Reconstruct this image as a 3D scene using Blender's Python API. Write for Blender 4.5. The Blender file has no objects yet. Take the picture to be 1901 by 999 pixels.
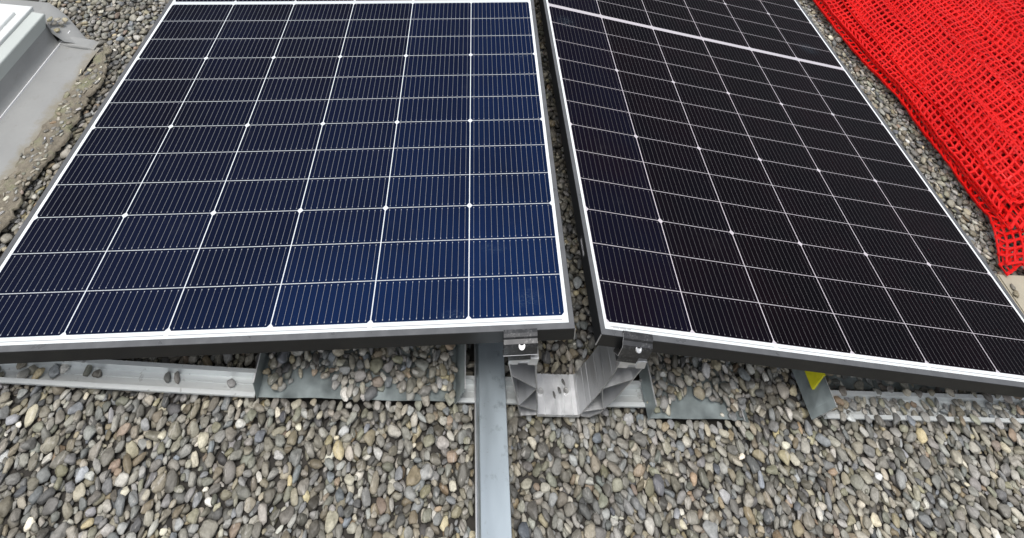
import bpy, bmesh, math, random
import numpy as np
from mathutils import Vector, Matrix, noise
random.seed(7); rng = np.random.default_rng(11)
PI = math.pi
ZUP = 0.30                       # everything is modelled round the panel ridge; the roof deck ends up at z = 0
scene = bpy.context.scene
COL = scene.collection

# ------------------------------------------------------------------ camera
W = np.array([[0.981993678444848, 0.14743847412078923, 0.11811143824071367],
              [-0.06521568465714522, -0.32220557627770025, 0.9444207119129985],
              [0.1773001127158591, -0.9351178872016557, -0.30678853802978884]])
O = np.array([0.14130465180718105, 1.0895491902498438, 1.2041957930592706])
F_PX = 1167.409
cam = bpy.data.cameras.new('camera'); camo = bpy.data.objects.new('camera', cam); COL.objects.link(camo)
cpos = W @ (-O)
M = Matrix(((W[0][0], -W[0][1], -W[0][2], cpos[0]), (W[1][0], -W[1][1], -W[1][2], cpos[1]),
            (W[2][0], -W[2][1], -W[2][2], cpos[2] + ZUP), (0, 0, 0, 1)))
camo.matrix_world = M
cam.sensor_width = 36; cam.sensor_fit = 'HORIZONTAL'; cam.lens = 36 * F_PX / 1901
cam.shift_x = 0; cam.shift_y = (-464.563 - 499.5) / 1901
cam.clip_start = .05; cam.clip_end = 400
scene.camera = camo

# ------------------------------------------------------------------ helpers
def tag(o, label, cat, group=None, kind=None):
    o['label'] = label; o['category'] = cat
    if group: o['group'] = group
    if kind: o['kind'] = kind
    return o
def thing(name, loc, label, cat, group=None):
    o = bpy.data.objects.new(name, None); COL.objects.link(o)
    o.empty_display_size = .05; o.location = (loc[0], loc[1], loc[2] + ZUP)
    return tag(o, label, cat, group)
class MB:
    def __init__(s): s.v = []; s.f = []
    def add(s, vs, fs):
        b = len(s.v); s.v += [tuple(p) for p in vs]; s.f += [tuple(b + i for i in f) for f in fs]
    def box(s, x0, x1, y0, y1, z0, z1, T=None):
        vs = [(x, y, z) for z in (z0, z1) for y in (y0, y1) for x in (x0, x1)]
        if T: vs = [T(p) for p in vs]
        s.add(vs, [(0, 2, 3, 1), (4, 5, 7, 6), (0, 1, 5, 4), (2, 6, 7, 3), (0, 4, 6, 2), (1, 3, 7, 5)])
    def prism(s, poly, a, b, axis, T=None):
        """poly: list of 2D points; extruded from a to b along axis ('x': poly=(y,z); 'y': poly=(x,z); 'z': poly=(x,y))"""
        def mk(p, t):
            if axis == 'x': q = (t, p[0], p[1])
            elif axis == 'y': q = (p[0], t, p[1])
            else: q = (p[0], p[1], t)
            return T(q) if T else q
        n = len(poly)
        vs = [mk(p, a) for p in poly] + [mk(p, b) for p in poly]
        fs = [(i, (i + 1) % n, n + (i + 1) % n, n + i) for i in range(n)] + [tuple(range(n))[::-1], tuple(range(n, 2 * n))]
        s.add(vs, fs)
    def strip(s, pts, th, a, b, axis):
        """open polyline profile thickened by th, extruded"""
        L, R = [], []
        for i, p in enumerate(pts):
            p = Vector(p)
            d0 = (p - Vector(pts[i - 1])).normalized() if i > 0 else None
            d1 = (Vector(pts[i + 1]) - p).normalized() if i < len(pts) - 1 else None
            d = ((d0 or d1) + (d1 or d0))
            d = d.normalized(); nrm = Vector((-d.y, d.x))
            k = 1.0
            if d0 and d1: k = 1 / max(.35, nrm.dot(Vector((-d0.y, d0.x))))
            L.append(p + nrm * th / 2 * k); R.append(p - nrm * th / 2 * k)
        s.prism([tuple(q) for q in L] + [tuple(q) for q in R[::-1]], a, b, axis)
    def cyl(s, c, r, h, n=20, axis=(0, 0, 1), r2=None, inner=None):
        a = Vector(axis).normalized(); t = a.orthogonal().normalized(); u = a.cross(t); c = Vector(c)
        r2 = r if r2 is None else r2
        ring = lambda rr, hh: [c + a * hh + (t * math.cos(2 * PI * i / n) + u * math.sin(2 * PI * i / n)) * rr for i in range(n)]
        if inner is None:
            vs = ring(r, 0) + ring(r2, h)
            fs = [(i, (i + 1) % n, n + (i + 1) % n, n + i) for i in range(n)] + [tuple(range(n))[::-1], tuple(range(n, 2 * n))]
        else:   # socket head: recess of radius inner
            vs = ring(r, 0) + ring(r2, h) + ring(inner, h) + ring(inner, h * .72)
            fs = []
            for k in range(3): fs += [(k * n + i, k * n + (i + 1) % n, (k + 1) * n + (i + 1) % n, (k + 1) * n + i) for i in range(n)]
            fs += [tuple(range(n))[::-1], tuple(range(3 * n, 4 * n))]
        s.add(vs, fs)
    def build(s, name, mat, parent=None, loc=(0, 0, 0), bevel=0, smooth=False, mats=None):
        me = bpy.data.meshes.new(name)
        L = Vector(loc)
        me.from_pydata([tuple(Vector(p) - L) for p in s.v], [], s.f)
        bm = bmesh.new(); bm.from_mesh(me); bmesh.ops.recalc_face_normals(bm, faces=bm.faces)
        if bevel:
            es = [e for e in bm.edges if len(e.link_faces) == 2 and e.calc_face_angle(0) > .5]
            bmesh.ops.bevel(bm, geom=es, offset=bevel, segments=2, affect='EDGES', clamp_overlap=True)
        bm.to_mesh(me); bm.free()
        for m in (mats or [mat]): me.materials.append(m)
        if smooth:
            for p in me.polygons: p.use_smooth = True
        o = bpy.data.objects.new(name, me); COL.objects.link(o)
        if parent: o.parent = parent
        else: o.location = (loc[0], loc[1], loc[2] + ZUP)
        return o

# ------------------------------------------------------------------ materials
def mat(name):
    m = bpy.data.materials.new(name); m.use_nodes = True
    nt = m.node_tree; b = nt.nodes['Principled BSDF']
    return m, nt, b
def N(nt, t, **k):
    n = nt.nodes.new(t)
    for a, v in k.items():
        if a.startswith('i_'):
            key = a[2:]; key = int(key) if key.isdigit() else key.replace('_', ' ')
            n.inputs[key].default_value = v
        else: setattr(n, a, v)
    return n
def link(nt, a, b): nt.links.new(a, b)
def mathn(nt, op, a, b=None, c=None):
    n = nt.nodes.new('ShaderNodeMath'); n.operation = op
    for i, x in enumerate((a, b, c)):
        if x is None: continue
        if isinstance(x, (int, float)): n.inputs[i].default_value = x
        else: nt.links.new(x, n.inputs[i])
    return n.outputs[0]
def mixc(nt, fac, a, b, mode='MIX'):
    n = nt.nodes.new('ShaderNodeMix'); n.data_type = 'RGBA'; n.blend_type = mode
    for key, x in ((0, fac), (6, a), (7, b)):
        if isinstance(x, (int, float)): n.inputs[key].default_value = x
        elif isinstance(x, tuple): n.inputs[key].default_value = (*x, 1)
        else: nt.links.new(x, n.inputs[key])
    return n.outputs[2]
def ramp(nt, fac, stops):
    n = nt.nodes.new('ShaderNodeValToRGB'); e = n.color_ramp.elements
    while len(e) < len(stops): e.new(.5)
    for i, (p, c) in enumerate(stops):
        e[i].position = p; e[i].color = (*(c if isinstance(c, tuple) else (c, c, c)), 1)
    nt.links.new(fac, n.inputs[0]); return n.outputs[0]
def tex(nt, scale, detail=4, rough=.55, coord='Object', stretch=None, dist=0):
    tc = nt.nodes.new('ShaderNodeTexCoord'); src = tc.outputs[coord]
    if stretch:
        mp = nt.nodes.new('ShaderNodeMapping'); mp.inputs['Scale'].default_value = stretch
        nt.links.new(src, mp.inputs['Vector']); src = mp.outputs[0]
    n = nt.nodes.new('ShaderNodeTexNoise'); n.inputs['Scale'].default_value = scale
    n.inputs['Detail'].default_value = detail; n.inputs['Roughness'].default_value = rough; n.inputs['Distortion'].default_value = dist
    nt.links.new(src, n.inputs['Vector']); return n.outputs['Fac']
def bump(nt, b, h, strength=.3, dist=.002):
    n = nt.nodes.new('ShaderNodeBump'); n.inputs['Strength'].default_value = strength; n.inputs['Distance'].default_value = dist
    nt.links.new(h, n.inputs['Height']); nt.links.new(n.outputs[0], b.inputs['Normal'])

def simple(name, c, rough=.5, metal=0, var=.15, scale=30, spec=.5, stretch=None, bmp=0, rvar=.1):
    m, nt, b = mat(name)
    n = tex(nt, scale, 5, stretch=stretch)
    lo = tuple(x * (1 - var) for x in c); hi = tuple(min(1, x * (1 + var)) for x in c)
    link(nt, ramp(nt, n, [(.3, lo), (.7, hi)]), b.inputs['Base Color'])
    b.inputs['Metallic'].default_value = metal; b.inputs['Specular IOR Level'].default_value = spec
    link(nt, ramp(nt, n, [(.3, max(0, rough - rvar)), (.7, min(1, rough + rvar))]), b.inputs['Roughness'])
    if bmp: bump(nt, b, tex(nt, scale * 3, 4, stretch=stretch), bmp, .001)
    return m
M_ALU = simple('milled_aluminium', (.66, .67, .68), .36, .85, .06, 60, stretch=(1, .05, 1))
M_ALU_LUG = simple('bright_cast_aluminium', (.78, .79, .80), .42, .8, .08, 60, bmp=.1)
M_BEAM = simple('galvanised_blue_grey_steel', (.40, .46, .50), .42, .75, .10, 14, stretch=(1, .3, 1), bmp=.05)
def weather(m, sc, lo, hi, c, st=None):
    nt = m.node_tree; b = nt.nodes['Principled BSDF']; old = b.inputs['Base Color'].links[0].from_socket
    link(nt, mixc(nt, ramp(nt, tex(nt, sc, 7, .72, stretch=st), [(lo, 0.), (hi, .6)]), old, c), b.inputs['Base Color'])
weather(M_BEAM, 30, .56, .66, (.22, .25, .27)); weather(M_BEAM, 160, .66, .70, (.55, .58, .60), (1, .12, 1)); weather(M_BEAM, 70, .64, .68, (.20, .19, .17))
M_GALV = simple('galvanised_sheet', (.30, .345, .35), .42, .6, .3, 22, bmp=.08, rvar=.15)
M_FRAME = simple('black_anodised_frame', (.012, .0125, .013), .40, .0, .15, 25, spec=.25, rvar=.05)
M_LIP = simple('frame_lip_painted_sky_sheen', (.105, .108, .112), .35, .2, .12, 40, spec=.5)  # same black frame; sky reflection on the top lip painted in as lighter grey
M_CUT = simple('bare_cut_aluminium_edge', (.6, .6, .6), .4, .8, .05, 60)
M_CLAMP = simple('scuffed_black_anodised_clamp', (.035, .036, .038), .42, .4, .2, 40, spec=.6)
def scuffs(m):
    nt = m.node_tree; b = nt.nodes['Principled BSDF']
    old = b.inputs['Base Color'].links[0].from_socket
    a = tex(nt, 260, 6, .7); c = tex(nt, 60, 3, .5)
    f = mathn(nt, 'MULTIPLY', ramp(nt, a, [(.52, 0.), (.60, 1.)]), ramp(nt, c, [(.42, 0.), (.56, .8)]))
    link(nt, mixc(nt, f, old, (.12, .12, .12)), b.inputs['Base Color'])
scuffs(M_CLAMP)
M_BOLT = simple('stainless_bolt', (.62, .62, .61), .35, .85, .04, 80)
M_RAIL = None
def rail_mat():
    m, nt, b = mat('weathered_aluminium_rail')
    n = tex(nt, 30, 5, stretch=(.15, 1, 1)); s = tex(nt, 45, 4, .6, dist=.4)
    c = ramp(nt, n, [(.3, (.58, .61, .61)), (.7, (.70, .73, .73))])
    f = ramp(nt, s, [(.62, 0.), (.70, .75)])
    link(nt, mixc(nt, f, c, (.25, .25, .24)), b.inputs['Base Color'])
    b.inputs['Metallic'].default_value = .35; b.inputs['Roughness'].default_value = .38
    return m
M_RAIL = rail_mat()
M_YEL = simple('yellow_tape', (.52, .49, .012), .5, 0, .12, 90)
def net_mat():
    m, nt, b = mat('red_plastic_netting')
    n = tex(nt, 6, 4)
    link(nt, ramp(nt, n, [(.3, (.66, .008, .007)), (.7, (.84, .018, .014))]), b.inputs['Base Color'])
    b.inputs['Roughness'].default_value = .30
    b.inputs['Subsurface Weight'].default_value = .0
    tr = N(nt, 'ShaderNodeBsdfTranslucent'); tr.inputs['Color'].default_value = (.92, .012, .014, 1)
    mx = N(nt, 'ShaderNodeMixShader'); mx.inputs[0].default_value = .38
    out = nt.nodes['Material Output']
    link(nt, b.outputs[0], mx.inputs[1]); link(nt, tr.outputs[0], mx.inputs[2]); link(nt, mx.outputs[0], out.inputs[0])
    return m
M_NET = net_mat()
def pebble_mat():
    m, nt, b = mat('river_pebbles')
    at = N(nt, 'ShaderNodeAttribute', attribute_name='pebble_colour')
    n = tex(nt, 90, 5, .65); n2 = tex(nt, 320, 4, .6)
    vein = tex(nt, 60, 3, .5, stretch=(1, .25, .8), dist=1.5)
    c = mixc(nt, 1., at.outputs['Color'], ramp(nt, n, [(.25, .66), (.5, 1.), (.78, 1.26)]), 'MULTIPLY')
    c = mixc(nt, 1., c, ramp(nt, n2, [(.3, .82), (.7, 1.14)]), 'MULTIPLY')
    c = mixc(nt, ramp(nt, vein, [(.63, 0.), (.67, .45), (.71, 0.)]), c, (.5, .48, .44))
    link(nt, c, b.inputs['Base Color'])
    link(nt, ramp(nt, n, [(.3, .38), (.7, .66)]), b.inputs['Roughness'])
    b.inputs['Specular IOR Level'].default_value = .4
    bump(nt, b, mathn(nt, 'ADD', n, n2), .55, .0015)
    return m
M_PEB = pebble_mat()
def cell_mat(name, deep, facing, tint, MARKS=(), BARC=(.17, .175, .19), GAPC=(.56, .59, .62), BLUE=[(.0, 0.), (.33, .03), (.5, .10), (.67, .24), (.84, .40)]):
    """glass over silicon cells: gaps, chamfers, busbars and the middle gap are the print of the laminate"""
    m, nt, b = mat(name)
    tc = N(nt, 'ShaderNodeTexCoord'); sp = N(nt, 'ShaderNodeSeparateXYZ'); link(nt, tc.outputs['Object'], sp.inputs[0])
    x = mathn(nt, 'ADD', sp.outputs[0], .552); y = sp.outputs[1]
    # upper half folded down past the middle gap
    up = mathn(nt, 'GREATER_THAN', y, .858 + .0046)
    yy = mathn(nt, 'SUBTRACT', y, mathn(nt, 'MULTIPLY', up, .0092))
    cx = mathn(nt, 'DIVIDE', x, .184); cy = mathn(nt, 'DIVIDE', yy, .0715); cf = mathn(nt, 'DIVIDE', yy, .2145)
    def dist(c, p):     # metres to the nearest whole number
        r = mathn(nt, 'ROUND', c); return mathn(nt, 'MULTIPLY', mathn(nt, 'ABSOLUTE', mathn(nt, 'SUBTRACT', c, r)), p)
    dx, dy, df = dist(cx, .184), dist(cy, .0715), dist(cf, .2145)
    gv = mathn(nt, 'LESS_THAN', dx, .00100); gh = mathn(nt, 'LESS_THAN', dy, .00070)
    dia = mathn(nt, 'LESS_THAN', mathn(nt, 'ADD', dx, df), .0066)
    mid = mathn(nt, 'LESS_THAN', mathn(nt, 'ABSOLUTE', mathn(nt, 'SUBTRACT', y, .8626)), .0062)
    dmy = mathn(nt, 'ABSOLUTE', mathn(nt, 'SUBTRACT', y, .8626))
    rib = mathn(nt, 'MULTIPLY', mathn(nt, 'LESS_THAN', dmy, .0034), mathn(nt, 'GREATER_THAN', dmy, .0022))
    out = mathn(nt, 'MAXIMUM', mathn(nt, 'LESS_THAN', x, .0), mathn(nt, 'GREATER_THAN', x, 1.104))
    out = mathn(nt, 'MAXIMUM', out, mathn(nt, 'LESS_THAN', y, .0)); out = mathn(nt, 'MAXIMUM', out, mathn(nt, 'GREATER_THAN', y, 1.7252))
    white = mathn(nt, 'MAXIMUM', mathn(nt, 'MAXIMUM', gv, dia), mathn(nt, 'MAXIMUM', mid, out))
    # busbars: 14 per cell, 12.7 mm apart, stopping short of the cell edge
    fx = mathn(nt, 'MULTIPLY', mathn(nt, 'FRACT', cx), .184)
    bb = mathn(nt, 'DIVIDE', mathn(nt, 'SUBTRACT', fx, .00945), .0127)
    db = mathn(nt, 'MULTIPLY', mathn(nt, 'ABSOLUTE', mathn(nt, 'SUBTRACT', bb, mathn(nt, 'ROUND', bb))), .0127)
    inr = mathn(nt, 'MULTIPLY', mathn(nt, 'GREATER_THAN', fx, .005), mathn(nt, 'LESS_THAN', fx, .179))
    bar = mathn(nt, 'MULTIPLY', mathn(nt, 'LESS_THAN', db, .00036), inr)
    bar = mathn(nt, 'MULTIPLY', bar, mathn(nt, 'GREATER_THAN', dy, .0036))
    pad = mathn(nt, 'MULTIPLY', mathn(nt, 'MULTIPLY', mathn(nt, 'LESS_THAN', db, .0008), inr),
                mathn(nt, 'MULTIPLY', mathn(nt, 'GREATER_THAN', dy, .0034), mathn(nt, 'LESS_THAN', dy, .0058)))
    # end ribbon in the white margin of the short sides
    ribbon = mathn(nt, 'MULTIPLY', mathn(nt, 'LESS_THAN', mathn(nt, 'ABSOLUTE', mathn(nt, 'ADD', y, .0062)), .0009),
                   mathn(nt, 'MULTIPLY', mathn(nt, 'GREATER_THAN', x, .006), mathn(nt, 'LESS_THAN', x, 1.098)))
    dx2 = dist(mathn(nt, 'DIVIDE', x, .368), .368)
    ribbon = mathn(nt, 'MULTIPLY', ribbon, mathn(nt, 'GREATER_THAN', dx2, .004))
    # cell colour: anti-reflective film turns bluer seen from above; cells differ slightly
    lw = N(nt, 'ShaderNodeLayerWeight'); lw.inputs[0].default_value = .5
    cc = N(nt, 'ShaderNodeCombineXYZ')
    link(nt, mathn(nt, 'FLOOR', cx), cc.inputs[0]); link(nt, mathn(nt, 'FLOOR', cf), cc.inputs[1])
    wn = N(nt, 'ShaderNodeTexWhiteNoise', noise_dimensions='2D'); link(nt, cc.outputs[0], wn.inputs['Vector'])
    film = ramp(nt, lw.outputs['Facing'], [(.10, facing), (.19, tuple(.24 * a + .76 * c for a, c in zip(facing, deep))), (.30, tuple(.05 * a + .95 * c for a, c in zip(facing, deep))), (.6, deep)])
    film = mixc(nt, 1., film, ramp(nt, wn.outputs['Value'], [(0., .84), (1., 1.16)]), 'MULTIPLY')
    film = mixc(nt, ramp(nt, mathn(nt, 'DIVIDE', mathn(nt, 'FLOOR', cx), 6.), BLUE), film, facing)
    film = mixc(nt, ramp(nt, tex(nt, 5, 3), [(.42, 0.), (.75, .6)]), film, tint)
    c = mixc(nt, bar, film, BARC); c = mixc(nt, pad, c, tuple(v * 1.5 for v in BARC))
    c = mixc(nt, gh, c, tuple(v * .72 for v in GAPC))
    c = mixc(nt, mathn(nt, 'MAXIMUM', gv, mathn(nt, 'MAXIMUM', dia, mid)), c, GAPC); c = mixc(nt, out, c, (.66, .70, .71))
    c = mixc(nt, mathn(nt, 'MAXIMUM', ribbon, rib), c, (.34, .35, .36))
    # dried dust
    d = mathn(nt, 'MULTIPLY', ramp(nt, tex(nt, 9, 6, .7), [(.60, 0.), (.9, .025)]), 1.)
    sp_ = ramp(nt, tex(nt, 420, 2, .5), [(.735, 0.), (.78, .09)])
    c = mixc(nt, mathn(nt, 'MAXIMUM', d, sp_), c, (.45, .45, .42))
    for mx_, my_, rx_, ry_ in MARKS:      # dried smears where a hand or drop touched the glass
        q = mathn(nt, 'ADD', mathn(nt, 'POWER', mathn(nt, 'DIVIDE', mathn(nt, 'SUBTRACT', sp.outputs[0], mx_), rx_), 2.), mathn(nt, 'POWER', mathn(nt, 'DIVIDE', mathn(nt, 'SUBTRACT', y, my_), ry_), 2.))
        f_ = mathn(nt, 'MULTIPLY', ramp(nt, q, [(0., 1.), (1., 0.)]), ramp(nt, tex(nt, 110, 6, .75, stretch=(1, 2.2, 1), dist=1.2), [(.48, 0.), (.70, .22)]))
        c = mixc(nt, f_, c, (.16, .24, .30))
    link(nt, c, b.inputs['Base Color'])
    b.inputs['Roughness'].default_value = .5; b.inputs['Specular IOR Level'].default_value = .03
    b.inputs['Coat Weight'].default_value = 1.; b.inputs['Coat Roughness'].default_value = .08; b.inputs['Coat IOR'].default_value = 1.06
    return m
M_CELL_L = cell_mat('blue_solar_cells', (.0030, .0028, .0060), (.0035, .0150, .060), (.0030, .0052, .017), [(.515, .636, .022, .006), (.42, .125, .030, .012), (.34, .006, .030, .012), (.485, .03, .03, .02)])
M_CELL_R = cell_mat('black_solar_cells', (.0017, .0011, .0020), (.0032, .0036, .0125), (.0050, .0014, .0032), [(.45, .93, .05, .03), (-.50, .80, .04, .03)], (.085, .083, .088), (.46, .43, .46), [(.0, .55), (.12, .12), (.25, .0)])
M_MEMB = simple('grey_roof_membrane', (.33, .34, .33), .6, 0, .10, 5, bmp=.15)
def memb_mat():
    m, nt, b = mat('weathered_grey_flashing')
    a = tex(nt, 7, 5, .6); s = tex(nt, 38, 5, .7)
    c = ramp(nt, a, [(.3, (.235, .240, .236)), (.7, (.30, .303, .295))])
    c = mixc(nt, ramp(nt, s, [(.58, 0.), (.75, .4)]), c, (.17, .165, .14))
    tc = N(nt, 'ShaderNodeTexCoord'); sp = N(nt, 'ShaderNodeSeparateXYZ'); link(nt, tc.outputs['Object'], sp.inputs[0])
    e = mathn(nt, 'ADD', mathn(nt, 'MULTIPLY', mathn(nt, 'ADD', sp.outputs[0], -.122), 14.), mathn(nt, 'MULTIPLY', tex(nt, 30, 6, .75), 1.1))
    c = mixc(nt, ramp(nt, e, [(.62, 0.), (.95, .75)]), c, (.21, .185, .13))
    link(nt, c, b.inputs['Base Color']); b.inputs['Roughness'].default_value = .6
    bump(nt, b, s, .15, .002)
    return m
M_FLASH = memb_mat()
M_PVC = simple('white_pvc_kerb', (.44, .47, .45), .4, 0, .06, 6)
M_PVC2 = simple('white_pvc_profile', (.60, .62, .61), .35, 0, .05, 6)
M_GLAZ = simple('grey_skylight_glazing', (.30, .31, .34), .18, 0, .1, 3)
M_SOIL = None
def soil_mat():
    m, nt, b = mat('dry_soil_with_moss')
    a = tex(nt, 60, 6, .7); g = tex(nt, 17, 4, .6)
    c = ramp(nt, a, [(.3, (.12, .105, .082)), (.55, (.20, .178, .138)), (.75, (.30, .275, .22))])
    c = mixc(nt, ramp(nt, g, [(.52, 0.), (.66, .6)]), c, (.20, .22, .12))
    link(nt, c, b.inputs['Base Color']); b.inputs['Roughness'].default_value = .95
    bump(nt, b, a, .8, .006)
    return m
M_SOIL = soil_mat()
M_ROOF = simple('roof_under_gravel', (.035, .032, .028), .9, 0, .35, 60, bmp=.6)
M_FARG = simple('roof_gravel_surface', (.22, .21, .19), .9, 0, .5, 45, bmp=1.)
M_SLAB = simple('beige_concrete_slab', (.34, .31, .24), .8, 0, .12, 18, bmp=.4)
M_LABEL = simple('white_sticker', (.75, .75, .75), .5, 0, .02, 50)
M_INK = simple('black_ink', (.02, .02, .02), .5, 0, .02, 50)
M_BACK = simple('dark_backsheet', (.10, .10, .10), .6, 0, .05, 10)

# ------------------------------------------------------------------ panels
PAN = [((( 0.99015, 0.009722, -0.139673), (-0.009708, 0.999953, 0.000781), (0.139674, 0.000583, 0.990197)), (-0.58707, 0.00913, -0.077107)),
       (((0.99015, -0.009722, 0.139673), (0.009546, 0.999953, 0.001935), (-0.139685, -0.000583, 0.990196)), (0.58707, 0.001498, -0.0771))]
# panel-local coordinates: x across -0.568..0.568, y along -0.0215..1.7465, cell plane z = 0
def make_panel(i, label, cellmat):
    R, T = PAN[i]
    Mx = Matrix(((*R[0], T[0]), (*R[1], T[1]), (*R[2], T[2] + ZUP), (0, 0, 0, 1)))
    e = bpy.data.objects.new('solar_panel', None); COL.objects.link(e); e.empty_display_size = .05
    e.matrix_world = Mx
    tag(e, label, 'solar panel', 'solar panels tilted away from the shared ridge')
    x0, x1, y0, y1 = -.5685, .5685, -.0225, 1.7475
    lip = .0105
    # laminate, bowed down by a millimetre or two between its edges like real glass
    mb = MB(); nx, ny = 24, 36
    gx0, gx1, gy0, gy1 = x0 + .003, x1 - .003, y0 + .003, y1 - .003
    for j in range(ny + 1):
        for k in range(nx + 1):
            u, v = k / nx, j / ny
            sag = -.0016 * 4 * u * (1 - u) * min(1, 4 * v * (1 - v)) + .0002 * math.sin(u * 9 + v * 5)
            mb.v.append((gx0 + (gx1 - gx0) * u, gy0 + (gy1 - gy0) * v, sag))
    for j in range(ny):
        for k in range(nx):
            a = j * (nx + 1) + k; mb.f.append((a, a + 1, a + nx + 2, a + nx + 1))
    g = mb.build('glass_laminate', cellmat, e, smooth=True)
    bk = MB(); bk.box(gx0 + .004, gx1 - .004, gy0 + .004, gy1 - .004, -.008, -.0045); bk.build('backsheet', M_BACK, e)
    fr = MB(); zt, zb = .0016, -.0300
    cm = .0006
    # each bar: hollow profile (top lip, outer wall, bottom flange), mitred corners
    def bar(ax, c, inward, a0, a1):
        w = lip; fl = .024
        prof = [(0, zb), (0, zt - cm), (cm, zt), (w - cm, zt), (w, zt - .0004), (w, -.0006 + .0002), (.0022, -.0006 + .0002), (.0022, zb + .0018), (fl, zb + .0018), (fl, zb)]
        pts0, pts1 = [], []
        for d, z in prof:
            o_ = c + inward * d
            s0, s1 = a0 + d, a1 - d
            pts0.append((o_, s0, z) if ax == 'y' else (s0, o_, z)); pts1.append((o_, s1, z) if ax == 'y' else (s1, o_, z))
        n = len(prof)
        fr.add(pts0 + pts1, [(k, (k + 1) % n, n + (k + 1) % n, n + k) for k in range(n)] + [tuple(range(n)), tuple(range(n, 2 * n))[::-1]])
    bar('y', x0, 1, y0, y1); bar('y', x1, -1, y0, y1); bar('x', y0, 1, x0, x1); bar('x', y1, -1, x0, x1)
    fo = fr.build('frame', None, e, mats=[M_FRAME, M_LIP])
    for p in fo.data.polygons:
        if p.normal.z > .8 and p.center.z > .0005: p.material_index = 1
    # bare mitre edge of the near corner at the ridge
    ce = MB(); cxr = x1 if i == 0 else x0; sg = 1 if i == 0 else -1
    ce.prism([(cxr - sg * .0009, y0 - .0004), (cxr + sg * .0005, y0 - .0004), (cxr + sg * .0005, y0 + .0012), (cxr - sg * .0009, y0 + .0004)], zb + .0005, zt - .001, 'z')
    ce.build('corner_edge', M_CUT, e)
    if i == 1:
        lb = MB(); lb.box(x0 - .0006, x0 - .0002, .122, .162, -.021, -.009); L = lb.build('serial_label', M_INK, e)
        ink = MB(); y = .125
        r_ = random.Random(3)
        while y < .158:
            w = r_.choice((.0006, .0010, .0013)); ink.box(x0 - .0009, x0 - .0007, y, y + w, -.018, -.012); y += w + r_.choice((.0007, .0012))
        ink.build('barcode', simple('grey_ink', (.35, .35, .36), .5, 0, .02, 50), L)
        sn = MB(); xx = x0 + .028
        for k in range(13):
            sn.box(xx, xx + .0017, -.0088, -.0068, .0004, .0006); xx += .0026 + (.002 if k in (4, 9) else 0)
        sn.build('serial_print', simple('grey_print', (.35, .35, .36), .5, 0, .02, 50), e)
    return e
panL = make_panel(0, 'blue-tinted solar panel on the left, sloping down beside the grey roof skylight', M_CELL_L)
panR = make_panel(1, 'near-black solar panel on the right, sloping down towards the red netting', M_CELL_R)

# ------------------------------------------------------------------ rails (open channels, lips up)
def rail(name, x0, x1, yc, yaw, zb, label, w=.0158):
    loc = ((x0 + x1) / 2, yc, zb)
    e = thing(name, loc, label, 'rail', 'aluminium rails lying across the gravel under the panels')
    e.rotation_euler = (0, 0, yaw)
    h = (x1 - x0) / 2
    mb = MB()
    prof = [(-w - .005, .0150), (-w + .001, .0150), (-w + .001, .0012), (-w + .007, .0012), (-w + .0075, .0026), (-.004, .0026), (-.0035, .0012), (.0035, .0012), (.004, .0026), (w - .0075, .0026), (w - .007, .0012), (w - .001, .0012), (w - .001, .0165), (w + .005, .0165)]
    mb.strip([(a, b) for a, b in prof], .0016, -h, h, 'x')
    ch = mb.build('channel', M_RAIL, e)
    r2 = MB(); r2.cyl((0, 0, 0), .0001, .0001, 4)
    return e
rail('mounting_rail', -1.42, -.602, .0300, -.026, -.2790, 'pale aluminium channel rail with few loose stones, under the left panel')
rail('mounting_rail', -.222, .212, .0195, .0, -.2800, 'short aluminium channel rail under the silver ridge bracket and the steel beam')
rail('mounting_rail', .590, 1.42, .0110, .0, -.2800, 'aluminium channel rail half buried in pebbles under the right panel', w=.0180)

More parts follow.
